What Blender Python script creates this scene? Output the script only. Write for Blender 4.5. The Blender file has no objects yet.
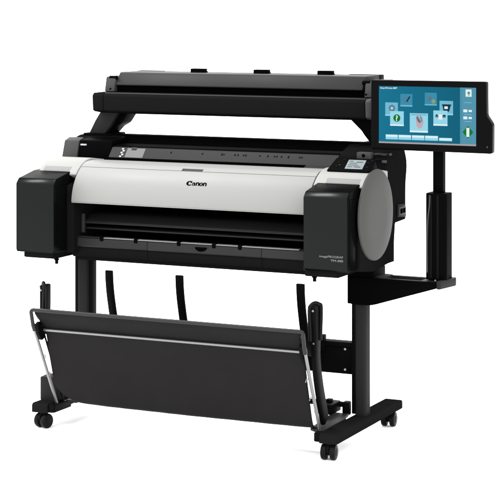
import bpy, bmesh, math, random
from mathutils import Vector, Matrix
R = math.radians
sc = bpy.context.scene
COL = sc.collection
random.seed(7)

# ------------------------------------------------------------------ materials
def mat(name, col, rough=.5, spec=.3, metal=0., bump=0., bscale=600., var=0., emit=None, estr=1., coat=0., stretch=None):
    m = bpy.data.materials.new(name); m.use_nodes = True
    nt = m.node_tree; b = nt.nodes['Principled BSDF']
    b.inputs['Base Color'].default_value = (*col, 1)
    b.inputs['Roughness'].default_value = rough
    b.inputs['Specular IOR Level'].default_value = spec
    b.inputs['Metallic'].default_value = metal
    b.inputs['Coat Weight'].default_value = coat
    tc = nt.nodes.new('ShaderNodeTexCoord')
    src = tc.outputs['Object']
    if stretch:
        mp = nt.nodes.new('ShaderNodeMapping'); mp.inputs['Scale'].default_value = stretch
        nt.links.new(src, mp.inputs['Vector']); src = mp.outputs['Vector']
    if bump:
        n = nt.nodes.new('ShaderNodeTexNoise'); n.inputs['Scale'].default_value = bscale; n.inputs['Detail'].default_value = 3
        nt.links.new(src, n.inputs['Vector'])
        bp = nt.nodes.new('ShaderNodeBump'); bp.inputs['Strength'].default_value = bump; bp.inputs['Distance'].default_value = .001
        nt.links.new(n.outputs['Fac'], bp.inputs['Height']); nt.links.new(bp.outputs['Normal'], b.inputs['Normal'])
    if var:
        n2 = nt.nodes.new('ShaderNodeTexNoise'); n2.inputs['Scale'].default_value = 6; n2.inputs['Detail'].default_value = 4
        nt.links.new(tc.outputs['Object'], n2.inputs['Vector'])
        mr = nt.nodes.new('ShaderNodeMapRange'); mr.inputs['From Min'].default_value = .3; mr.inputs['From Max'].default_value = .7
        mr.inputs['To Min'].default_value = max(.02, rough - var); mr.inputs['To Max'].default_value = min(1, rough + var)
        nt.links.new(n2.outputs['Fac'], mr.inputs['Value']); nt.links.new(mr.outputs['Result'], b.inputs['Roughness'])
    if emit:
        b.inputs['Emission Color'].default_value = (*emit, 1); b.inputs['Emission Strength'].default_value = estr
    return m

M = {}
M['white'] = mat('white_plastic', (0.13763, 0.13763, 0.13367), .42, 0.15, bump=.04, bscale=500, var=.04)
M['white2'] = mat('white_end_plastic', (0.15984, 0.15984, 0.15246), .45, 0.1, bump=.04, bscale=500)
M['groove'] = mat('light_grey_plastic', (0.11475, 0.11475, 0.11475), .5, 0.1)
M['gap'] = mat('seam_grey', (0.09836, 0.09836, 0.09836), .6, .1)
M['tank'] = mat('charcoal_plastic', (0.00763, 0.00801, 0.00792), 0.17, 0.05, bump=.05, bscale=900, var=.03)
M['tank'].node_tree.nodes['Principled BSDF'].inputs['Metallic'].default_value = .8
M['tank'].node_tree.nodes['Principled BSDF'].inputs['Specular Tint'].default_value = (.28, .28, .28, 1)
M['side'] = mat('black_side_plastic', (0.00410, 0.00410, 0.00410), .5, 0.0, bump=.10, bscale=900, var=.05)
M['black'] = mat('black_plastic', (0.00098, 0.00098, 0.00098), .5, 0.005, bump=.05, bscale=700)
M['deep'] = mat('matt_black', (0.00082, 0.00082, 0.00082), .8, 0.0)
M['disc'] = mat('silver_grey_panel', (0.04058, 0.04010, 0.03914), .34, 0.01, bump=.06, bscale=1200, var=.03)
M['scan'] = mat('scanner_charcoal', (0.00451, 0.00451, 0.00451), .42, 0.0, bump=.10, bscale=900, var=.04)
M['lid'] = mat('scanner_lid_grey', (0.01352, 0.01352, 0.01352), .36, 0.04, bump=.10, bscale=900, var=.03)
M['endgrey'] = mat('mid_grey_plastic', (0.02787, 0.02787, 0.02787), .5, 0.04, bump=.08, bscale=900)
M['guide'] = mat('grey_guide_plastic', (0.01557, 0.01557, 0.01557), .5, 0.05, bump=.06, bscale=700, var=.03)
M['tray'] = mat('tray_plastic', (0.01311, 0.01311, 0.01311), .45, 0.06, bump=.08, bscale=900, var=.03)
M['inner'] = mat('inner_guide_plastic', (0.01082, 0.01082, 0.01082), .4, 0.06)
M['lip'] = mat('polished_lip', (0.12295, 0.12295, 0.12295), .3, .5)
M['leg'] = mat('painted_steel', (0.01189, 0.01189, 0.01189), .45, 0.01, bump=.15, bscale=1300, var=.05)
M['foot'] = mat('painted_foot', (0.00574, 0.00574, 0.00574), .48, 0.0, bump=.2, bscale=1300, var=.05)
M['blackmetal'] = mat('black_steel', (0.00180, 0.00180, 0.00180), .42, 0.02, bump=.08, bscale=900)
M['chrome'] = mat('brushed_steel', (0.12295, 0.12295, 0.12295), .3, .5, metal=.75)
M['railmetal'] = mat('grey_rail_paint', (0.01230, 0.01230, 0.01230), .35, 0.1)
M['fabric'] = mat('black_fabric', (0.00648, 0.00593, 0.00635), .75, 0.05, bump=.5, bscale=1600, var=.05)
M['rubber'] = mat('caster_rubber', (0.00328, 0.00328, 0.00344), .35, 0.04)
M['bezel'] = mat('monitor_bezel', (0.00098, 0.00098, 0.00098), .28, 0.02)
M['capgrey'] = mat('arm_cap_grey', (0.01066, 0.01066, 0.01066), .45, 0.03)
M['sticker'] = mat('pale_sticker', (0.06967, 0.06967, 0.06967), .6, .2)
M['ink'] = mat('print_black', (0.00123, 0.00123, 0.00123), .6, 0.0)
M['print'] = mat('print_white', (0.24590, 0.24590, 0.24590), .6, .1)
M['lettering'] = mat('lettering_grey', (0.10656, 0.10656, 0.10656), .6, .05)
M['lcd'] = mat('lcd_pale', (.03, .035, .035), .3, .1, emit=(.30, .38, .40), estr=.9)

def em(name, c, s=1.):
    def lin(v):
        v /= 255
        return v / 12.92 if v < .04045 else ((v + .055) / 1.055) ** 2.4
    c = tuple(lin(v) for v in c)
    m = mat(name, (.0, .0, .0), .3, .015, emit=c, estr=s); return m
M['s_side'] = em('screen_pale_strip', (82, 148, 172))
M['s_bar'] = em('screen_taskbar', (168, 160, 164))
M['s_tile'] = em('screen_tile', (112, 186, 210))
M['s_tile2'] = em('screen_tile_dim', (58, 140, 170))
M['s_light'] = em('screen_button', (150, 214, 234))
M['s_white'] = em('screen_white', (225, 240, 244))
M['s_green'] = em('screen_green', (18, 120, 40))
M['s_green2'] = em('screen_green_mark', (8, 84, 30))
M['s_dark'] = em('screen_dark', (22, 50, 66))
M['s_grey'] = em('screen_grey', (96, 118, 134))
M['s_pink'] = em('screen_pink', (196, 170, 178))
M['s_yell'] = em('screen_olive', (140, 160, 110))
# the display background: teal, brighter to the left
m = mat('screen_teal', (0, 0, 0), .3, .015, emit=(0, .2, .3)); nt = m.node_tree
tc = nt.nodes.new('ShaderNodeTexCoord'); sx = nt.nodes.new('ShaderNodeSeparateXYZ'); mr = nt.nodes.new('ShaderNodeMapRange')
nt.links.new(tc.outputs['Object'], sx.inputs[0]); nt.links.new(sx.outputs['X'], mr.inputs['Value'])
mr.inputs['From Min'].default_value = .62; mr.inputs['From Max'].default_value = .92
mx = nt.nodes.new('ShaderNodeMix'); mx.data_type = 'RGBA'
mx.inputs['A'].default_value = (.007, .175, .29, 1); mx.inputs['B'].default_value = (.004, .115, .19, 1)
nt.links.new(mr.outputs['Result'], mx.inputs['Factor']); nt.links.new(mx.outputs['Result'], nt.nodes['Principled BSDF'].inputs['Emission Color'])
M['s_teal'] = m

# ------------------------------------------------------------------ mesh helpers
def new(name, bm, m, parent=None, label=None, smooth=35):
    bmesh.ops.recalc_face_normals(bm, faces=bm.faces)
    me = bpy.data.meshes.new(name); bm.to_mesh(me); bm.free()
    for p in me.polygons: p.use_smooth = True
    me.set_sharp_from_angle(angle=R(smooth))
    me.materials.append(M[m] if isinstance(m, str) else m)
    o = bpy.data.objects.new(name, me); COL.objects.link(o)
    if parent: o.parent = parent
    if label: o['label'] = label
    return o

def merge(bm, other):
    me = bpy.data.meshes.new('tmp'); other.to_mesh(me); other.free(); bm.from_mesh(me); bpy.data.meshes.remove(me)
    return bm

def bevel(bm, w, seg=2, ang=25):
    if w <= 0: return
    es = [e for e in bm.edges if len(e.link_faces) == 2 and e.calc_face_angle(0) > R(ang)]
    bmesh.ops.bevel(bm, geom=es, offset=w, segments=seg, profile=.5, affect='EDGES', clamp_overlap=True)

def box(x0, x1, y0, y1, z0, z1, b=.002, seg=2):
    bm = bmesh.new(); bmesh.ops.create_cube(bm, size=1)
    for v in bm.verts:
        v.co = Vector(((x0 + x1) / 2 + v.co.x * (x1 - x0), (y0 + y1) / 2 + v.co.y * (y1 - y0), (z0 + z1) / 2 + v.co.z * (z1 - z0)))
    bevel(bm, b, seg); return bm

def prism(pts, axis, a0, a1, b=.002, seg=2):
    """pts in the plane normal to axis: axis x -> (y,z); axis y -> (x,z); axis z -> (x,y)"""
    bm = bmesh.new()
    def P(p, a):
        return {'x': (a, p[0], p[1]), 'y': (p[0], a, p[1]), 'z': (p[0], p[1], a)}[axis]
    A = [bm.verts.new(P(p, a0)) for p in pts]; B = [bm.verts.new(P(p, a1)) for p in pts]
    n = len(pts)
    bm.faces.new(A); bm.faces.new(B[::-1])
    for i in range(n): bm.faces.new((A[i], B[i], B[(i + 1) % n], A[(i + 1) % n]))
    bmesh.ops.recalc_face_normals(bm, faces=bm.faces)
    bevel(bm, b, seg); return bm

def arc(cx, cy, r, a0, a1, n=24):
    return [(cx + r * math.cos(R(a0 + (a1 - a0) * i / n)), cy + r * math.sin(R(a0 + (a1 - a0) * i / n))) for i in range(n + 1)]

def fillet(pts, rad, n=5):
    """round polygon corners; rad: dict index -> radius"""
    out = []; N = len(pts)
    for i, p in enumerate(pts):
        r = rad.get(i, 0) if isinstance(rad, dict) else rad
        if not r: out.append(p); continue
        p = Vector(p); a = (Vector(pts[i - 1]) - p); c = (Vector(pts[(i + 1) % N]) - p)
        r = min(r, a.length * .49, c.length * .49)
        p0 = p + a.normalized() * r; p1 = p + c.normalized() * r
        for k in range(n + 1):
            t = k / n; out.append(tuple(p0 * (1 - t) ** 2 + p * 2 * t * (1 - t) + p1 * t * t))
    return out

def tube(path, r, n=14, cap=True):
    bm = bmesh.new(); path = [Vector(p) for p in path]; rings = []
    up = None
    for i, p in enumerate(path):
        d = (path[min(i + 1, len(path) - 1)] - path[max(i - 1, 0)]).normalized()
        if up is None:
            up = Vector((0, 0, 1)) if abs(d.z) < .9 else Vector((0, 1, 0))
        s = d.cross(up).normalized(); up = s.cross(d).normalized()
        rings.append([bm.verts.new(p + (s * math.cos(2 * math.pi * k / n) + up * math.sin(2 * math.pi * k / n)) * r) for k in range(n)])
    for a, b in zip(rings, rings[1:]):
        for k in range(n): bm.faces.new((a[k], a[(k + 1) % n], b[(k + 1) % n], b[k]))
    if cap: bm.faces.new(rings[0]); bm.faces.new(rings[-1][::-1])
    return bm

def strap(path, w, t, wdir=(1, 0, 0), b=.002):
    """flat bar of width w along wdir and thickness t, following path"""
    bm = bmesh.new(); path = [Vector(p) for p in path]; wd = Vector(wdir); rings = []
    for i, p in enumerate(path):
        d = (path[min(i + 1, len(path) - 1)] - path[max(i - 1, 0)]).normalized()
        nrm = d.cross(wd).normalized()
        rings.append([bm.verts.new(p + wd * sx * w / 2 + nrm * sy * t / 2) for sx, sy in ((-1, -1), (1, -1), (1, 1), (-1, 1))])
    for a, c in zip(rings, rings[1:]):
        for k in range(4): bm.faces.new((a[k], a[(k + 1) % 4], c[(k + 1) % 4], c[k]))
    bm.faces.new(rings[0]); bm.faces.new(rings[-1][::-1])
    bmesh.ops.recalc_face_normals(bm, faces=bm.faces)
    bevel(bm, b, 2, 50); return bm

def smoothpath(pts, n=6):
    P = [Vector(p) for p in pts]; out = []
    P = [P[0] * 2 - P[1]] + P + [P[-1] * 2 - P[-2]]
    for i in range(1, len(P) - 2):
        for k in range(n):
            t = k / n
            out.append(.5 * ((2 * P[i]) + (P[i + 1] - P[i - 1]) * t + (2 * P[i - 1] - 5 * P[i] + 4 * P[i + 1] - P[i + 2]) * t * t + (-P[i - 1] + 3 * P[i] - 3 * P[i + 1] + P[i + 2]) * t ** 3))
    out.append(P[-2]); return out

def cyl(c, axis, r, h, b=.001, n=32):
    bm = bmesh.new(); bmesh.ops.create_cone(bm, cap_ends=True, segments=n, radius1=r, radius2=r, depth=h)
    rot = {'x': Matrix.Rotation(R(90), 4, 'Y'), 'y': Matrix.Rotation(R(90), 4, 'X'), 'z': Matrix.Identity(4)}[axis]
    bmesh.ops.transform(bm, matrix=Matrix.Translation(Vector(c)) @ rot, verts=bm.verts)
    bevel(bm, b, 2, 60); return bm

def text_bm(s, size, bold=0.):
    cu = bpy.data.curves.new('lettering', 'FONT'); cu.body = s; cu.size = size; cu.align_x = 'RIGHT'; cu.offset = bold; cu.extrude = .0003
    o = bpy.data.objects.new('lettering', cu); COL.objects.link(o)
    bpy.context.view_layer.update()
    me = bpy.data.meshes.new_from_object(o.evaluated_get(bpy.context.evaluated_depsgraph_get()))
    bpy.data.objects.remove(o); bpy.data.curves.remove(cu)
    bm = bmesh.new(); bm.from_mesh(me); bpy.data.meshes.remove(me)
    return bm

# ------------------------------------------------------------------ the printer
root = bpy.data.objects.new('large_format_printer', None); COL.objects.link(root)
root.location = (0, 0, 0); root.empty_display_size = .2
root['label'] = 'wide format printer with scanner and touch screen on a wheeled stand with paper basket'
root['category'] = 'printer'
CY, CZ = -.12, .797

# -- end modules (dark side housings) ------------------------------------------------
prof = fillet([(-.25, .62), (-.13, .605), (.030, .617), (.059, .639), (.075, .748), (.177, .751), (.177, .875), (.195, .95), (.16, 1.010), (.10, 1.018), (.0, .990), (-.012, .930), (-.25, .86)],
              {2: .01, 3: .01, 4: .006, 5: .006, 6: .03, 7: .03, 8: .02, 9: .02, 10: .012})
for s in (-1, 1):
    x0, x1 = (.462, .640) if s > 0 else (-.640, -.462)
    h = new('end_housing', prism(prof, 'x', x0, x1, .003), 'side', root)
    # white rounded shoulder over the end housing
    wp = arc(CY, CZ, .153, 139, 88, 18)
    wp = wp + [(-.004, .936), (-.004, .90), (-.15, .86)]
    new('white_shoulder', prism(wp, 'x', x0 if s > 0 else -.622, x1 + (.003 if s > 0 else 0), .004 if s > 0 else .012, 4), 'white2', root)
    # recessed finger grip strip along the shoulder
    gp = arc(CY, CZ, .1538, 133.5, 124.5, 4) + arc(CY, CZ, .148, 124.5, 133.5, 4)
    xa, xb = (.504, .626) if s > 0 else (-.604, -.494)
    new('grip_strip', prism(gp, 'x', xa, xb, .0008), 'groove', root)

# rear upper blocks at the left end
new('rear_cap', prism([(.0, .938), (-.026, .940), (-.006, 1.001), (.03, 1.012), (.03, .94)], 'x', -.646, -.583, .003), 'endgrey', root)
bl = new('rear_block', prism(fillet([(-.018, .939), (-.002, 1.004), (.10, 1.014), (.10, .939)], {1: .006}), 'x', -.5825, -.4435, .003), 'black', root)
new('badge', box(-.574, -.550, -.012, -.0040, .984, .990, .0008), 'print', bl)

# -- round grey side disc ------------------------------------------------------------
dm = bmesh.new()
N = 96; prevr = None
for (r, x) in ((.1545, .640), (.1545, .6455), (.1530, .6475), (.1495, .6485), (.08, .6505), (.0, .6510)):
    if r == 0: ring = [dm.verts.new((x, CY, CZ))]
    else: ring = [dm.verts.new((x, CY + r * math.cos(2 * math.pi * k / N), CZ + r * math.sin(2 * math.pi * k / N))) for k in range(N)]
    if prevr:
        for k in range(N):
            if len(ring) == 1: dm.faces.new((prevr[k], prevr[(k + 1) % N], ring[0]))
            else: dm.faces.new((prevr[k], prevr[(k + 1) % N], ring[(k + 1) % N], ring[k]))
    prevr = ring
new('side_disc', dm, 'disc', root, 'round silver grey disc on the right end')
# power inlet in the side
hs = new('power_inlet', prism(fillet([(.085, .768), (.170, .760), (.170, .795), (.150, .808), (.085, .812)], .006), 'x', .638, .6445, .001), 'blackmetal', root)
new('socket_plate', box(.6445, .6462, .098, .160, .772, .800, .0006), 'endgrey', hs)
new('socket', box(.6462, .6475, .108, .128, .777, .794, .0006), 'deep', hs)
new('socket', box(.6462, .6475, .134, .154, .777, .794, .0006), 'deep', hs)

# -- ink tank covers ------------------------------------------------------------------
def arcn(c, r, a0, a1, n=5):   # angle measured from the front normal (0) up to the top normal (90)
    return [(c[0] - r * math.cos(R(a0 + (a1 - a0) * i / n)), c[1] + r * math.sin(R(a0 + (a1 - a0) * i / n))) for i in range(n + 1)]
tp = [(-.338, .626), (-.344, .636), (-.344, .866)] + arcn((-.334, .866), .010, 8, 40)
p_ = Vector(tp[-1])
for i in range(1, 7):
    an = R(40 + 10 * (i - .5) / 6); p_ = p_ + Vector((math.sin(an), math.cos(an))) * .0034; tp.append(tuple(p_))
c_ = (tp[-1][0] + .010 * math.cos(R(50)), tp[-1][1] - .010 * math.sin(R(50)))
tp += arcn(c_, .010, 54, 86)
tp += [(-.225, .9075), (-.15, .912), (-.15, .626)]
for s in (-1, 1):
    x0, x1 = (.474, .630) if s > 0 else (-.645, -.489)
    t = new('ink_tank_cover', prism(tp, 'x', x0, x1, .0035, 3), 'tank', root)
    # lid joint across the side and top of the cover
    for xs in (x0, x1):
        new('lid_joint', merge(box(xs - .0006, xs + .0006, -.318, -.175, .8640, .8655, 0), box(xs - .0006, xs + .0006, -.3195, -.318, .640, .8655, 0)), 'deep', t)
    xa, xb = x0 + .018, x1 - .018
    if s > 0: xa, xb = x0 - .006, x1 - .047
    f = new('lower_bracket', prism(fillet([(-.318, .606), (-.318, .6255), (-.10, .6255), (-.10, .602), (-.30, .602)], {0: .004}), 'x', xa, xb, .002), 'scan', root)
    px = -.508 if s < 0 else .492
    new('locating_peg', merge(cyl((px, -.29, .595), 'z', .006, .022), cyl((px, -.29, .6), 'z', .009, .006)), 'black', f)
# model lettering on the right-hand cover
def put_text(s, size, x, z, bold=0., width=None):
    bm = text_bm(s, size, bold)
    xs = [v.co.x for v in bm.verts]; w = max(xs) - min(xs)
    k = (width / w) if width else 1
    for v in bm.verts:
        v.co = Vector((x + (v.co.x - max(xs)) * k, -.3447 - v.co.z, z + v.co.y))
    return bm
new('model_lettering', merge(put_text('imagePROGRAF', .0100, .617, .6745, .0, .084), put_text('TM-300', .0095, .617, .6625, .0001, .044)), 'lettering', root, 'small white lettering on the right ink tank cover')

# -- central core ----------------------------------------------------------------------
core = arc(CY, CZ, .1435, 175.5, 112, 20) + [(-.12, .932), (.0, .93), (.0, .82), (-.05, .806), (-.20, .804)]
new('inner_shell', prism(core, 'x', -.4615, .4615, .001), 'deep', root)
new('chassis', merge(box(-.4615, .4615, -.03, .10, .615, .93, .002), box(-.4615, .4615, -.205, -.03, .615, .655, .002)), 'deep', root)
# paper exit guides inside the opening
g = new('exit_guide', prism([(-.03, .757), (-.135, .755), (-.150, .750), (-.190, .730), (-.192, .722), (-.186, .7205), (-.03, .735)], 'x', -.4612, .4612, .001), 'inner', root)
new('guide_edge', box(-.455, .455, -.1945, -.1915, .7225, .7258, .0006), 'lid', g)
new('lower_guide', prism([(-.03, .712), (-.180, .706), (-.182, .7005), (-.03, .700)], 'x', -.4612, .4612, .001), 'inner', root)
for x in (-.452, ):
    new('guide_post', box(x - .007, x + .006, -.202, -.19, .688, .757, .002), 'tray', root)
for k in range(12):
    x = -.40 + k * .073
    new('exit_roller', cyl((x, -.150, .697), 'x', .009, .016), 'black', root)
# front tray / lower front panel
tray_p = fillet([(-.205, .678), (-.222, .672), (-.224, .644), (-.221, .6405), (-.10, .6405), (-.10, .655), (-.19, .66)], {1: .004, 2: .003, 3: .001})
low_p = fillet([(-.2165, .6395), (-.2185, .625), (-.213, .604), (-.190, .598), (-.10, .598), (-.10, .6395)], {1: .006, 2: .008, 3: .01})
seg = [(-.4885, -.1795), (-.178, .2645), (.266, .4735)]
for i, (a, b) in enumerate(seg):
    t = new('front_tray', prism(tray_p, 'x', a, b, .0015), 'tray', root)
    new('tray_skirt', prism(low_p, 'x', a, b, .001), 'scan', t)
lips = [-.46, -.363, -.225, -.054, .083, .183, .30, .40]
for a, b in zip([-.487, -.355, -.217, -.046, .091, .191], [-.371, -.233, -.062, .075, .175, .405]):
    new('tray_lip', prism([(-.2230, .6745), (-.2230, .6772), (-.210, .6788), (-.205, .6765)], 'x', a, b, .0006), 'lip' if b < .43 and a > -.40 else 'capgrey', root)
for x in lips[1:-2]:
    new('lip_roller', merge(cyl((x, -.214, .6745), 'x', .0085, .014), box(x - .007, x + .007, -.2245, -.2, .664, .676, .002)), 'black', root)
# half-round finger notch in the tray
new('finger_notch', prism([(x, z) for x, z in [(.034 + .0225 * math.cos(R(a)), .6645 + .0145 * math.sin(R(a))) for a in range(180, 361, 12)]], 'y', -.2262, -.219, .0), 'deep', root)
for x in (-.465, .45):
    pass
new('lower_rail', prism(fillet([(-.20, .604), (-.20, .590), (-.02, .585), (-.02, .604)], {1: .005}), 'x', -.475, .47, .002), 'side', root)

# -- white front cover ---------------------------------------------------------------
def shell(a0, a1, r1, r0, xa, xb, extra=None, b=.0012):
    p = arc(CY, CZ, r1, a0, a1, 26) + (extra[0] if extra else []) + (extra[1] if extra else []) + arc(CY, CZ, r0, a1, a0, 26)
    return prism(p, 'x', xa, xb, b)
fc = new('front_cover', shell(176.9, 122.9, .1520, .1450, -.459, .459), 'white', root)
# thin under-edge in a lighter white: its highlight is put into the colour
new('cover_edge_highlight', prism([(-.2715, .8022), (-.2670, .8017), (-.262, .8050), (-.2722, .8050)], 'x', -.458, .458, .0006), 'white2', fc)
# top cover in three widths with a finger slot at its front edge
sl = (-.054, .028)
for a, b, st in ((-.459, sl[0], 119.1), (sl[0] + .0001, sl[1] - .0001, 113.0), (sl[1], .459, 119.1)):
    pass
bm = bmesh.new()
for a, b, st in ((-.459, sl[0], 122.3), (sl[0], sl[1], 117.0), (sl[1], .459, 122.3)):
    top = arc(CY, CZ, .1520, st, 112.5, 6) + [(-.165, .9400), (-.15, .9420), (-.135, .9430), (-.12, .9434), (-.10, .9430), (-.08, .9415), (-.058, .9387)]
    bot = [(-.058, .934), (-.10, .936), (-.15, .935)] + arc(CY, CZ, .1450, 112.5, st, 6)
    merge(bm, prism(top + bot, 'x', a, b, 0))
bmesh.ops.remove_doubles(bm, verts=bm.verts, dist=1e-6)
tcv = new('top_cover', bm, 'white', root)
new('finger_slot', prism(arc(CY, CZ, .1495, 122.5, 116.9, 3) + arc(CY, CZ, .144, 116.9, 122.5, 3), 'x', sl[0] + .0005, sl[1] - .0005, 0), 'endgrey', tcv)

# brand mark on the front cover: heavy serif letters drawn as rings and stems
def ring2d(cx, cz, rx, rz, tx, tz, a0, a1, n=22):
    """crescent stroke: thick at the sides (tx), thin top and bottom (tz)"""
    out = []; inn = []
    for i in range(n + 1):
        a = R(a0 + (a1 - a0) * i / n)
        out.append((cx + rx * math.cos(a), cz + rz * math.sin(a))); inn.append((cx + (rx - tx) * math.cos(a), cz + (rz - tz) * math.sin(a)))
    return out, inn
def mark(shapes, x0, w, ang0, h):
    bm = bmesh.new()
    def P(u, v, off):
        a = R(ang0) - v * h / .152
        r = .152 + off
        return (x0 + u * w, CY + r * math.cos(a), CZ + r * math.sin(a))
    for sh in shapes:
        A, B = sh
        for i in range(len(A) - 1):
            q = (A[i], A[i + 1], B[i + 1], B[i])
            lo = [bm.verts.new(P(*p, .0)) for p in q]; hi = [bm.verts.new(P(*p, .0006)) for p in q]
            bm.faces.new(hi)
            for k in range(4): bm.faces.new((lo[k], lo[(k + 1) % 4], hi[(k + 1) % 4], hi[k]))
    return bm
S = []
def stem(x0, z0, x1, z1, t): S.append(([(x0 - t / 2, z0), (x1 - t / 2, z1)], [(x0 + t / 2, z0), (x1 + t / 2, z1)]))
S.append(ring2d(1.0, .5, 1.0, .60, .64, .22, 50, 318))                 # C
S.append(([(1.10, 1.04), (1.72, 1.10)], [(1.30, .60), (1.58, .56)]))     # its upper beak
x = 1.80
S.append(ring2d(x + .46, .25, .46, .30, .28, .12, 0, 360)); stem(x + .86, -.03, x + .86, .62, .40); S.append(ring2d(x + .50, .52, .50, .26, .30, .13, 0, 165))
for x in (3.02, 5.30):
    stem(x + .17, -.03, x + .17, .80, .40); S.append(ring2d(x + .58, .46, .54, .38, .40, .22, 0, 165)); stem(x + .92, -.03, x + .92, .48, .40)
x = 4.14
S.append(ring2d(x + .52, .37, .58, .44, .38, .17, 0, 360))
new('logo_lettering', mark(S, -.013, .0785 / 6.38, 146.6, .0158), 'ink', fc, 'black maker name in heavy serif lettering')

# -- rear feed area --------------------------------------------------------------------
new('feed_slot', prism([(-.0565, .932), (-.0565, .9450), (-.0540, .9468), (-.0370, .9475), (-.0370, .932)], 'x', -.448, .349, .0004), 'deep', root)
ramp = new('paper_feed_guide', prism([(-.0365, .938), (-.0365, .9460), (-.0335, .9475), (-.004, .982), (.002, .9825), (.10, .990), (.10, .93), (.0, .93)], 'x', -.442, .4600, .0008), 'guide', root)
new('feed_guide_edge', prism([(-.0575, .9350), (-.0575, .9400), (-.0370, .9470), (-.0370, .9350)], 'x', .3492, .4590, .0006), 'guide', ramp)
new('guide_top', prism([(.004, .9830), (.006, .9870), (.098, .9925), (.098, .9902)], 'x', -.452, .459, .0004), 'black', ramp)
def on_ramp(y): return .9475 + (y + .0335) * (.0345 / .0295)
def ramp_patch(x0, x1, y0, y1, h=.0008):
    return prism([(y0, on_ramp(y0) - .001), (y0, on_ramp(y0) + h), (y1, on_ramp(y1) + h), (y1, on_ramp(y1) - .001)], 'x', x0, x1, 0)
st = new('instruction_sticker', ramp_patch(-.376, -.302, -.0325, -.006), 'sticker', ramp, 'pale grey instruction sticker')
bm = bmesh.new()
for k in range(5):
    y = -.0325 + k * .0055
    merge(bm, ramp_patch(-.399 + (k % 2) * .006, -.391 + (k % 2) * .006, y, y + .0036, .0012))
new('arrow_mark', bm, 'print', ramp)
new('latch', ramp_patch(-.358, -.338, -.012, -.0045, .003), 'guide', ramp)
for x in (-.217, -.09, -.012, -.004, .040, .052, .074, .083, .138, .169, .195, .204, .222, .249, .292, .300):
    d = random.uniform(.002, .0036); x += .024
    new('size_mark', ramp_patch(x - .0028, x + .0028, -.014 - d, -.014 + d, .0005), 'scan', ramp)
# black rear cover carrying the scanner
rc = fillet([(.098, .93), (.098, .972), (.112, 1.000), (.130, 1.019), (.165, 1.022), (.20, 1.0), (.20, .75), (.12, .75)], {2: .012, 3: .012, 4: .015, 5: .02})
new('rear_cover', prism(rc, 'x', -.615, .615, .003), 'black', root)
new('rear_frame', merge(box(-.6, .6, .09, .17, .60, .745, .003), box(-.46, .46, .10, .19, .745, .93, .003)), 'side', root)

# -- control panel ----------------------------------------------------------------------
# built flat in (u along x, w up the slope) then tilted
cp = bpy.data.objects.new('control_panel', None); COL.objects.link(cp); cp.parent = root
slope = math.atan2(.025, .037)
org = Vector((.486, -.172, .9425))
def tilt(bm, lift=0.):
    M4 = Matrix.Translation(org) @ Matrix.Rotation(slope, 4, 'X')
    bmesh.ops.transform(bm, matrix=M4, verts=bm.verts); return bm
pb = new('panel_body', tilt(prism(fillet([(.0, .0), (.156, .0), (.156, .070), (.014, .070)], {0: .004, 1: .008, 2: .01, 3: .006}), 'z', -.03, .0035, .0015)), 'black', cp)
new('display', tilt(box(.062, .126, .012, .060, .0035, .0050, .0008)), 'lcd', cp, 'pale lit status display')
bm = bmesh.new()
for (a, b, c, d) in ((.068, .088, .020, .023), (.068, .105, .030, .033), (.070, .098, .040, .043), (.092, .116, .020, .024), (.095, .118, .046, .050), (.068, .082, .050, .053)):
    merge(bm, box(a, b, c, d, .0051, .0055, 0))
tilt(bm); new('display_text', bm, 'endgrey', cp)
for (u, w) in ((.030, .045), (.030, .022), (.046, .058), (.138, .045), (.140, .022), (.148, .058)):
    new('button', tilt(cyl((u, w, .0045), 'z', .0048, .003, .0008, 20)), 'scan', cp)
new('status_lamp', tilt(box(.034, .040, .031, .034, .0036, .0044, .0004)), 'endgrey', cp)
# things behind the panel
lt = new('media_lever', box(.537, .589, -.030, .0, .975, .998, .003), 'endgrey', root)
new('lever_hole', cyl((.563, -.0305, .987), 'y', .006, .002, .0003), 'deep', lt)
new('cable_loop', tube(smoothpath([(.566, .03, .972), (.58, .01, .985), (.605, .0, .992), (.63, .005, .990), (.642, .03, .990)]), .004), 'endgrey', root)
new('cable_loop', tube(smoothpath([(.575, .0, .962), (.595, -.02, .972), (.62, -.02, .976), (.64, .0, .978)]), .0035), 'side', root)
new('latch_knob', cyl((.632, -.012, .968), 'z', .009, .01, .002), 'endgrey', root)

# -- scanner -------------------------------------------------------------------------------
sp = fillet([(.040, 1.113), (.036, 1.168), (.046, 1.178), (.33, 1.180), (.34, 1.13), (.20, 1.098), (.12, 1.098), (.05, 1.108)], {0: .004, 1: .004, 2: .006, 7: .01})
sb = new('scanner_body', prism(sp, 'x', -.5045, .5400, .002), 'scan', root)
new('painted_highlight', prism([(.0385, 1.1690), (.0480, 1.1790), (.060, 1.1795), (.060, 1.176)], 'x', -.504, .539, .0006), 'lid', sb)  # lighter strip: the highlight along the top bevel is painted on
for s in (-1, 1):
    x0, x1 = (.5415, .562) if s > 0 else (-.552, -.506)
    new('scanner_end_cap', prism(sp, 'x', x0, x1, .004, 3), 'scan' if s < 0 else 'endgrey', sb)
    x0, x1 = (.510, .548) if s > 0 else (-.540, -.4990)
    new('hinge_block', prism(fillet([(.108, 1.180), (.122, 1.236), (.30, 1.238), (.31, 1.180)], {1: .008, 2: .01}), 'x', x0, x1, .003), 'endgrey', sb)
    xx = .516 * s
    new('hinge_pin', cyl((xx - .004 * s, .128, 1.231), 'x', .008, .03, .001), 'black', sb)
    new('hinge_screw', cyl((xx, .112, 1.190), 'y', .004, .006), 'black', sb)
new('paper_slot', box(-.498, .498, .13, .30, 1.170, 1.205, .001), 'deep', sb)
lp = fillet([(.120, 1.203), (.118, 1.207), (.150, 1.249), (.158, 1.2525), (.317, 1.252), (.325, 1.203)], {2: .004, 3: .004, 4: .006})
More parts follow.
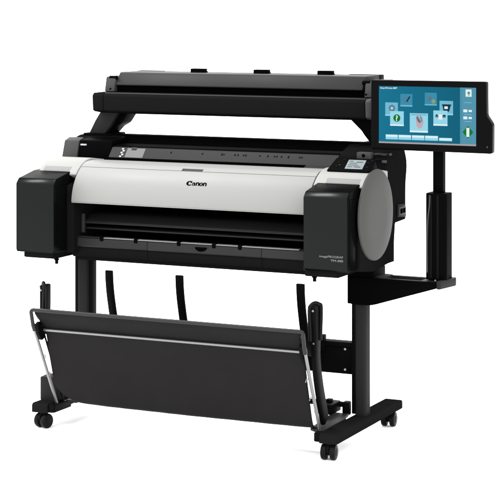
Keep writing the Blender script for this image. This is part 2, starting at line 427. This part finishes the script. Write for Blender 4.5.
ld = new('scanner_lid', prism(lp, 'x', -.498, .498, .003), 'lid', root)
new('rear_hinge_bar', prism(fillet([(.29, 1.230), (.29, 1.2535), (.327, 1.2535), (.335, 1.22)], {1: .003, 2: .004}), 'x', .375, .500, .003), 'blackmetal', root)
new('rear_hinge_bar', prism(fillet([(.29, 1.230), (.29, 1.253), (.335, 1.2535), (.345, 1.22)], {1: .004, 2: .006}), 'x', -.503, -.40, .003), 'blackmetal', root)
for xc in (-.2135, .0475, .304):
    new('paper_guide_clip', merge(box(xc - .029, xc + .029, .235, .262, 1.2525, 1.2665, .002), box(xc - .024, xc + .024, .225, .28, 1.2515, 1.256, .002)), 'black', ld)
# scanner supports
for s in (-1, 1):
    P = [(-.604, 1.017), (-.540, 1.017), (-.512, 1.050), (-.470, 1.115), (-.545, 1.115), (-.575, 1.070)]
    P = [(x * -s, z) for x, z in P] if s > 0 else P
    if s > 0: P = [(-x, z) for x, z in [(-.604, 1.017), (-.540, 1.017), (-.512, 1.050), (-.470, 1.115), (-.545, 1.115), (-.575, 1.070)]]
    a = new('scanner_support', prism(fillet(P, .008), 'y', .100, .125, .003), 'leg' if s < 0 else 'black', root)
    Q = [(-.590, 1.017), (-.530, 1.020), (-.505, 1.046), (-.476, 1.062), (-.444, 1.108), (-.444, 1.116), (-.53, 1.116)]
    if s > 0: Q = [(.590, 1.017), (.536, 1.020), (.446, 1.104), (.446, 1.116), (.55, 1.116), (.60, 1.06)]
    new('support_web', prism(fillet(Q, .006), 'y', .1255, .200, .003), 'black', a)
    new('support_base', box(min(.50 * s, .62 * s), max(.50 * s, .62 * s), .085, .20, 1.006, 1.0235, .004), 'black', a)

# -- stand -------------------------------------------------------------------------------------
for s in (-1, 1):
    def X(a, b): return (a, b) if s > 0 else (-b, -a)
    x0, x1 = (.530, .571) if s > 0 else (-.577, -.530)
    post = fillet([(x0, -.030), (x1, -.030), (x1, .020), (x0, .020)], .012, 6)
    lg = new('stand_leg', prism(post, 'z', .089, .606, .0008), 'leg', root)
    new('leg_channel', box(x0 - .015, x0 + .002, -.022, .012, .092, .60, .003), 'blackmetal', lg)
    if s < 0: new('leg_channel', box(x1 - .002, x1 + .012, -.020, .012, .092, .60, .003), 'blackmetal', lg)
    x0, x1 = X(.524, .588)
    fp = [(x0, -.330), (x1, -.330), (x1 , .284), (x0, .284)]
    ft = new('stand_foot', prism(fillet([(-.330, .056), (-.3305, .082), (-.322, .0895), (.278, .0895), (.285, .082), (.285, .058)], {0: .004, 2: .003, 3: .003}), 'x', x0, x1, .0035), 'foot', root)
    x0, x1 = X(.500, .5235)
    new('foot_bracket', prism(fillet([(x0, -.322), (x1, -.322), (x1, -.20), (x0, -.24)], {0: .012 if s > 0 else 0, 1: 0 if s > 0 else .012}), 'z', .058, .087, .003), 'blackmetal', ft)
    x0, x1 = X(.505, .60)
    for (yy, a) in ((-.307, 8), (.242, 5)):
        c = bpy.data.objects.new('caster', None); COL.objects.link(c); c.parent = root
        c.location = (.552 * s, yy, 0); c.rotation_euler = (0, 0, R(a if s > 0 else -12))
        for sx in (-1, 1):
            b = cyl((.0155 * sx, 0, .0262), 'x', .0262, .0205, .006, 36)
            merge(b, cyl((.0262 * sx, 0, .0262), 'x', .012, .002, .001, 20))
            new('wheel', b, 'rubber', c)
        new('axle_fork', merge(merge(box(-.0055, .0055, -.020, .020, .018, .050, .003), cyl((0, 0, .0525), 'z', .013, .008)), prism(fillet([(-.024, .028), (-.022, .046), (0, .054), (.022, .046), (.022, .034), (0, .046)], .004), 'x', -.004, .004, .001)), 'blackmetal', c)
# pouch-like stop on the left foot
new('foot_stop', prism(fillet([(-.272, .0885), (-.272, .172), (-.215, .176), (-.215, .0885)], {1: .004}), 'x', -.588, -.520, .003), 'leg', root)
# cross beam
cb = new('cross_beam', merge(box(-.509, .509, .004, .034, .222, .335, .003), box(-.509, .509, -.006, .004, .318, .3345, .002)), 'blackmetal', root)
for z in (.309, .238):
    new('hole_disc', cyl((.4815, .002, z), 'y', .0042, .004, .0008, 16), 'print', cb)  # white discs stand in for open holes with white showing through
    new('hole_disc', cyl((-.4815, .002, z), 'y', .0042, .004, .0008, 16), 'print', cb)
for x in (-.41, .378):
    new('beam_tab', box(x, x + .032, -.018, .006, .300, .356, .003), 'blackmetal', cb)

# -- paper basket -----------------------------------------------------------------------------
bk = root
rail = []
for s in (-1, 1):
    pts = [(-.517, -.434, .385), (-.518, -.4445, .430)]
    corner = [(-.518, -.4455, .4345), (-.5145, -.446, .4405), (-.508, -.446, .4425)]
    seq = pts + corner
    if s < 0: rail += seq
    else: rail += [(-x, y, z) for x, y, z in seq[::-1]]
new('basket_rail', tube(rail, .0068, 16), 'railmetal', root, 'dark grey front rail of the paper basket')
for s in (-1, 1):
    rod = new('basket_rod', tube([(.517 * s, -.434, .388), (.510 * s, -.286, .088)], .0056, 14), 'chrome', root)
    new('rod_sleeve', tube([(.5165 * s, -.424, .368), (.5172 * s, -.4345, .3905)], .0078, 14), 'railmetal', rod)
    new('inner_rod', tube([(.500 * s, -.405, .385), (.496 * s, -.262, .088)], .0035, 10), 'blackmetal', rod)
    for (t) in (.38, .60):
        y = -.434 + .148 * t; z = .388 - .300 * t
        new('rod_hook', tube([(.514 * s, y, z), (.502 * s, y - .002, z + .001), (.499 * s, y - .003, z - .010)], .0022, 8), 'chrome', rod)
    br = new('bar_bracket', merge(prism(fillet([(-.436, .392), (-.418, .400), (-.384, .372), (-.384, .338), (-.405, .330), (-.425, .352)], .006), 'x', min(.497 * s, .509 * s), max(.497 * s, .509 * s), .002), cyl((.505 * s, -.399, .366), 'x', .011, .020)), 'blackmetal', root)
    # black curved side arm rising behind the rail, with a forked top
    armr = smoothpath([(.522 * s, -.350, .520), (.522 * s, -.350, .47), (.522 * s, -.347, .40), (.520 * s, -.342, .33), (.520 * s, -.318, .24), (.516 * s, -.274, .15), (.512 * s, -.252, .112)], 6)
    arml = [(-.522, -.344, .518), (-.522, -.344, .45), (-.519, -.350, .40), (-.514, -.364, .345)]
    ar = new('side_arm', strap(armr if s > 0 else arml, .020, .042 if s > 0 else .050, (1, 0, 0), .006), 'blackmetal', root)
    new('arm_loop', merge(tube(smoothpath([(.512 * s, -.372, .40), (.509 * s, -.372, .498), (.513 * s, -.368, .517), (.522 * s, -.356, .524), (.532 * s, -.344, .519), (.536 * s, -.338, .504), (.534 * s, -.340, .40)], 5), .0065, 12), cyl((.527 * s, -.366, .512), 'y', .004, .008)), 'rubber', ar)
    new('arm_rivet', cyl((.522 * s, -.3735, .500), 'y', .0038, .004, .001, 16), 'chrome', ar)
    new('arm_rivet', cyl((.522 * s, -.3700, .392), 'y', .0038, .004, .001, 16), 'chrome', ar)
new('basket_bar', tube([(-.494, -.399, .367), (.494, -.399, .367)], .0050, 14), 'chrome', root, 'thin bright steel bar across the front of the basket')
# fabric sling: hangs from the rail, passes behind the steel bar, curls under
fp = [(-.4385, .4400), (-.4395, .4365), (-.4370, .429), (-.430, .415), (-.404, .388), (-.389, .366), (-.376, .335), (-.362, .28), (-.345, .22), (-.332, .17), (-.320, .128), (-.304, .104), (-.272, .092), (-.225, .088)]
fp = [(p.x, p.y) for p in [Vector((a, b)) for a, b in fp]]
prof3 = smoothpath([(0, y, z) for y, z in fp], 5)
bm = bmesh.new(); NX = 90; rows = []
L = [0]
for a, b in zip(prof3, prof3[1:]): L.append(L[-1] + (b - a).length)
for i, p in enumerate(prof3):
    t = L[i] / L[-1]; row = []
    for k in range(NX + 1):
        u = k / NX * 2 - 1
        w = .5075 - .012 * max(0, (p.z < .425) * 1) * min(1, (t) * 6)
        if t > .72: w -= .008 * ((t - .72) / .28) ** 2 * (u > 0)
        if u < 0 and p.z < .2: w -= .11 * ((.2 - p.z) / .11) ** 3
        x = u * w
        sag = (1 - u * u)
        ripple = .0022 * math.sin(u * 9 + t * 5) * math.sin(t * math.pi) + .0007 * math.sin(u * 31 + t * 11) * min(1, t * 2)
        on = min(1, max(0, (t - .12) * 3))
        y = p.y + ripple * on + .0016 * math.exp(-((1 - abs(u)) / .03) ** 2) * on
        z = p.z - .003 * sag * on
        row.append(bm.verts.new((x, y, z)))
    rows.append(row)
for a, b in zip(rows, rows[1:]):
    for k in range(NX): bm.faces.new((a[k], a[k + 1], b[k + 1], b[k]))
fb = new('basket_fabric', bm, 'fabric', root, None, 80)
so = fb.modifiers.new('thickness', 'SOLIDIFY'); so.thickness = .0016; so.offset = 0
# side hems
for s in (-1, 1):
    pass
# bottom frame and rear rail
new('bottom_frame', prism([(.452, -.02), (.504, -.02), (.512, -.07), (.523, -.09), (.523, -.285), (.490, -.290), (.470, -.275), (.468, -.24), (.452, -.12)], 'z', .082, .092, .002), 'tray', root)
new('bottom_frame', prism([(-.448, -.02), (-.500, -.02), (-.500, -.09), (-.500, -.24), (-.455, -.24), (-.455, -.2), (-.452, -.12)], 'z', .082, .092, .002), 'tray', root)
new('rear_rail', merge(tube([(-.5, -.005, .118), (.5, -.005, .118)], .0095), merge(box(.478, .502, -.02, .012, .082, .130, .005), box(-.502, -.478, -.02, .012, .082, .130, .005))), 'blackmetal', root)
for s in (-1, 1):
    new('rail_joint', merge(box(min(.40 * s, .466 * s), max(.40 * s, .466 * s), -.085, .006, .094, .130, .006), box(min(.43 * s, .452 * s), max(.43 * s, .452 * s), -.055, -.03, .128, .142, .004)), 'blackmetal', root)
# rear upright fingers
for x in (-.386, -.100, .369):
    pth = smoothpath([(x, -.128, .547), (x, -.124, .50), (x + .001, -.114, .44), (x + .003, -.092, .36), (x + .004, -.04, .29), (x + .004, .0, .28)], 5)
    new('rear_finger', strap(pth, .031, .010, (1, 0, 0), .003), 'blackmetal', root)

# -- monitor arm, column and touch screen ---------------------------------------------------------
fr = fillet([(.520, .570), (.520, .476), (.600, .476), (.838, .550), (.838, .570)], {1: .01, 2: .02, 3: .004, 4: .003})
ma = new('monitor_arm', prism(fr, 'y', -.052, -.040, .002), 'black', root)
bm = prism(fr, 'y', .048, .060, .002)
merge(bm, box(.520, .640, -.040, .048, .556, .5705, .001)); merge(bm, box(.772, .838, -.040, .048, .556, .5705, .001))
merge(bm, box(.640, .772, -.040, -.030, .556, .5705, .001)); merge(bm, box(.640, .772, .038, .048, .556, .5705, .001))
merge(bm, box(.64, .77, -.03, .038, .530, .536, .001)); 
new('arm_shelf', bm, 'tray', ma)
new('arm_top_plate', prism([(.556, -.0), (.630, -.046), (.640, .0), (.640, .05), (.556, .055)], 'z', .5708, .5735, .0008), 'guide', ma)
new('arm_end_cap', prism(fillet([(.8385, -.060), (.852, -.060), (.872, .045), (.868, .062), (.8385, .062)], {1: .006, 2: .008, 3: .006}), 'z', .548, .576, .003), 'capgrey', ma, 'grey end cap of the monitor arm')
new('arm_clamp', box(.508, .604, -.045, .075, .476, .600, .004), 'black', ma)
col = new('monitor_column', prism(fillet([(.786, -.020), (.812, -.030), (.836, -.030), (.861, -.020), (.861, .040), (.786, .040)], .006), 'z', .5735, .868, .003), 'black', root)
new('column_highlight', prism([(.790, -.0205), (.808, -.0312), (.812, -.0312), (.8125, -.024)], 'z', .58, .860, .0005), 'side', col)  # both lighter strips paint highlights onto the black column
new('column_highlight', box(.829, .836, -.0315, -.029, .58, .862, .001), 'side', col)
new('column_cable', tube(smoothpath([(.806, -.034, .862), (.806, -.037, .83), (.800, -.037, .78), (.797, -.036, .70), (.797, -.034, .60)]), .0026, 8), 'endgrey', col)
new('screw', cyl((.826, -.034, .574), 'y', .0035, .004, .001, 14), 'chrome', col)
new('monitor_pole', prism(fillet([(.806, -.005), (.842, -.005), (.842, .026), (.806, .026)], .004), 'z', .860, 1.10, .0008), 'black', root)
MO = [(.591, 1.2485), (1.003, 1.2495), (1.0045, 1.137), (1.0250, 1.108), (1.0245, 1.0085), (.594, 1.0105), (.590, 1.02)]
mon = new('touch_monitor', prism(fillet(MO, {0: .005, 1: .006, 2: .006, 3: .008, 4: .008, 5: .006}), 'y', -.030, .000, .002), 'bezel', root, 'wide black touch monitor showing a teal menu')
new('back_shell', prism(fillet([(.64, 1.22), (.97, 1.22), (.97, 1.03), (.64, 1.03)], .02), 'y', .0005, .028, .004), 'black', mon)
new('pole_mount', box(.78, .865, -.0, .03, 1.06, 1.16, .004), 'blackmetal', mon)
FY = -.030
def flat(x0, x1, z0, z1, lay, m, name, r=0, lab=None):
    """thin sheet in front of the glass; lay = layer number, 0.25 mm each"""
    y = FY - .0004 - lay * .00025
    return new(name, box(x0, x1, y, y + .0002, z0, z1, 0), m, mon, lab)
# screen coordinates: u 0..1 across, v 0..1 down
SX0, SX1, SZ1, SZ0 = .620, .9690, 1.2285, 1.0330
def sc_(u): return SX0 + (SX1 - SX0) * u
def sv(v): return SZ1 - (SZ1 - SZ0) * v
flat(SX0, SX1, SZ0, SZ1, 0, 's_teal', 'screen', lab='lit teal screen with icon tiles')
def px(u0, u1, v0, v1, lay, m, name='screen_icon'):
    """photo-measured icon extents converted once to screen fractions"""
    return flat(sc_(u0), sc_(u1), sv(v1), sv(v0), lay, m, name)
px(.838, 1, 0, .972, 1, 's_side', 'screen_strip')
px(0, 1, .972, 1, 1, 's_bar', 'screen_taskbar')
px(.846, .853, .02, .96, 2, 's_tile2', 'screen_strip_edge')
def poly(pts, lay, m, name='screen_icon'):
    y = FY - .0004 - lay * .00025
    return new(name, prism([(sc_(u), sv(v)) for u, v in pts], 'y', y, y + .0002, 0), m, mon)
ASP = (SX1 - SX0) / (SZ1 - SZ0)
def disc2(cu, cv, r, n=28): return [(cu + r * math.cos(2 * math.pi * k / n), cv + r * ASP * math.sin(2 * math.pi * k / n)) for k in range(n)]
# dim tile with a pen
px(.225, .350, .130, .345, 2, 's_tile2'); px(.225, .350, .325, .350, 3, 's_tile')
poly(disc2(.283, .235, .026), 3, 's_grey'); poly(disc2(.283, .235, .017), 4, 's_tile2'); poly([(.285, .26), (.320, .165), (.330, .18), (.298, .27)], 5, 's_dark')
# tile with a gear
px(.068, .200, .285, .515, 4, 's_tile'); px(.068, .200, .495, .520, 5, 's_light')
gear = []
for k in range(32):
    rr = .036 if k % 4 < 2 else .029
    gear.append((.138 + rr * math.cos(2 * math.pi * k / 32), .385 + rr * ASP * math.sin(2 * math.pi * k / 32)))
poly(gear, 5, 's_grey'); poly(disc2(.138, .385, .015), 6, 's_light')
# tile with the green help mark
px(.120, .262, .435, .690, 7, 's_light'); px(.120, .262, .665, .692, 8, 's_white')
poly(disc2(.190, .555, .036), 8, 's_green2'); poly(disc2(.190, .553, .031), 9, 's_green')
q = text_bm('?', .026, .0006)
xs = [v.co.x for v in q.verts]
for v in q.verts: v.co = Vector((sc_(.190) + v.co.x - (max(xs) + min(xs)) / 2, FY - .0032 - v.co.z, sv(.603) + v.co.y))
new('screen_icon', q, 's_white', mon)
# big centre tile with a hand
px(.325, .512, .462, .790, 7, 's_light'); px(.325, .512, .765, .795, 8, 's_white'); px(.335, .500, .475, .500, 8, 's_tile')
poly([(.385, .54), (.400, .50), (.425, .49), (.440, .52), (.462, .53), (.466, .62), (.452, .71), (.415, .73), (.395, .68)], 9, 's_pink')
poly([(.392, .53), (.405, .51), (.440, .60), (.432, .64), (.405, .60)], 10, 's_grey')
poly([(.430, .50), (.445, .52), (.455, .60), (.447, .62)], 10, 's_tile2')
# dim tile with small dot
px(.478, .602, .100, .315, 2, 's_tile2'); px(.478, .602, .300, .320, 3, 's_tile')
poly(disc2(.530, .20, .022), 3, 's_grey'); poly(disc2(.568, .25, .020), 4, 's_yell')
# tile with a dark machine
px(.630, .768, .235, .475, 4, 's_tile'); px(.630, .768, .455, .480, 5, 's_light')
poly([(.660, .31), (.745, .31), (.728, .42), (.672, .42)], 5, 's_dark'); px(.680, .715, .330, .375, 6, 's_white'); px(.655, .750, .295, .315, 6, 's_dark')
# tile with a printer
px(.568, .712, .405, .665, 7, 's_light'); px(.568, .712, .640, .668, 8, 's_white')
px(.588, .695, .480, .525, 8, 's_grey'); px(.620, .660, .470, .560, 9, 's_white'); px(.596, .610, .472, .50, 9, 's_dark'); px(.670, .690, .475, .505, 9, 's_dark')
# row of buttons along the bottom
for (a, b, t) in ((.072, .200, 0), (.206, .338, 0), (.345, .475, 0), (.481, .615, 0), (.625, .758, .03)):
    px(a, b, .845 + t, .93, 3, 's_light', 'screen_button'); px(a + .004, b - .004, .852 + t, .885 + t, 4, 's_white', 'screen_button')
# right strip: page, toggles, start mark
px(.895, .955, .030, .155, 3, 's_white'); poly(disc2(.927, .09, .013), 4, 's_grey'); poly([(.915, .10), (.940, .085), (.930, .15)], 5, 's_yell')
for v in (.375, .495):
    px(.872, .912, v, v + .048, 3, 's_white', 'screen_button'); px(.925, .958, v + .006, v + .042, 3, 's_white', 'screen_button')
for v in (.25, .455, .575): px(.880, .955, v, v + .012, 3, 's_tile')
poly([(.918, .655), (.972, .765), (.918, .875), (.864, .765)], 3, 's_green'); px(.903, .933, .690, .845, 4, 's_white')
tb = text_bm('SmartWorks MFP', .0085, .0001)
xs = [v.co.x for v in tb.verts]
for v in tb.verts: v.co = Vector((sc_(.015) + (v.co.x - min(xs)), FY - .0012 - v.co.z, sv(.048) + v.co.y))
new('screen_title', tb, 's_white', mon)
new('power_mark', box(1.006, 1.010, FY - .0012, FY - .0002, 1.028, 1.034, 0), 'endgrey', mon)

# ------------------------------------------------------------------ setting
bm = bmesh.new(); bmesh.ops.create_grid(bm, x_segments=2, y_segments=2, size=40)
floor = new('floor', bm, mat('white_studio_floor', (.97, .97, .97), .9, .02), None)
floor['kind'] = 'structure'; floor['label'] = 'plain white studio floor'

# ------------------------------------------------------------------ light
W_FRONT, W_BACK, W_TOP = 3.6, 3.7, 4.0
w = bpy.data.worlds.new('World'); sc.world = w; w.use_nodes = True
nt = w.node_tree; bg = nt.nodes['Background']
tc = nt.nodes.new('ShaderNodeTexCoord'); sx = nt.nodes.new('ShaderNodeSeparateXYZ'); nt.links.new(tc.outputs['Generated'], sx.inputs[0])
def ramp_(sock, a, b, lo, hi):
    n = nt.nodes.new('ShaderNodeMapRange'); n.interpolation_type = 'SMOOTHSTEP'
    for k, v in zip(('From Min', 'From Max', 'To Min', 'To Max'), (a, b, lo, hi)): n.inputs[k].default_value = v
    nt.links.new(sock, n.inputs['Value']); return n.outputs['Result']
def mix_(f, a, b):
    n = nt.nodes.new('ShaderNodeMix'); nt.links.new(f, n.inputs['Factor'])
    for k, v in (('A', a), ('B', b)):
        if isinstance(v, (int, float)): n.inputs[k].default_value = v
        else: nt.links.new(v, n.inputs[k])
    return n.outputs['Result']
az = ramp_(sx.outputs['Y'], -.35, .55, W_FRONT, W_BACK)
low = ramp_(sx.outputs['Z'], .16, .42, 0, 1)
back = ramp_(sx.outputs['Y'], -.1, .4, 1, 0)
az = mix_(low, mix_(back, 1.3, az), az)
up = ramp_(sx.outputs['Z'], .3, .8, 0, 1)
nt.links.new(mix_(up, az, W_TOP), bg.inputs['Strength'])
bg.inputs['Color'].default_value = (1, 1, 1, 1)

def area(name, loc, target, size, power, sizey=None):
    l = bpy.data.lights.new(name, 'AREA'); l.energy = power; l.size = size
    if sizey: l.shape = 'RECTANGLE'; l.size_y = sizey
    o = bpy.data.objects.new(name, l); COL.objects.link(o); o.location = loc
    o.rotation_euler = (Vector(target) - Vector(loc)).to_track_quat('-Z', 'Y').to_euler()
    return o
area('overhead_softbox_left', (-2.5, -.66, 4.0), (-2.5, -.66, .8), .9, 85, .42)
area('overhead_softbox_right', (-.90, -.66, 4.0), (-.90, -.66, .8), .9, 85, .42)

# ------------------------------------------------------------------ camera
cam = bpy.data.cameras.new('camera'); co = bpy.data.objects.new('camera', cam); COL.objects.link(co)
co.location = (2.98167632, -6.05807779, 1.51725207)
co.rotation_euler = (R(90), 0, R(25.31180522))
cam.sensor_width = 36; cam.lens = 1882.81945 / 500 * 36
cam.shift_y = -(250 - 1.70479353) / 500
cam.clip_start = .1; cam.clip_end = 200
sc.camera = co
sc.view_settings.view_transform = 'Standard'; sc.view_settings.look = 'None'
sc.view_settings.exposure = 0; sc.view_settings.gamma = 1
sc.render.film_transparent = False
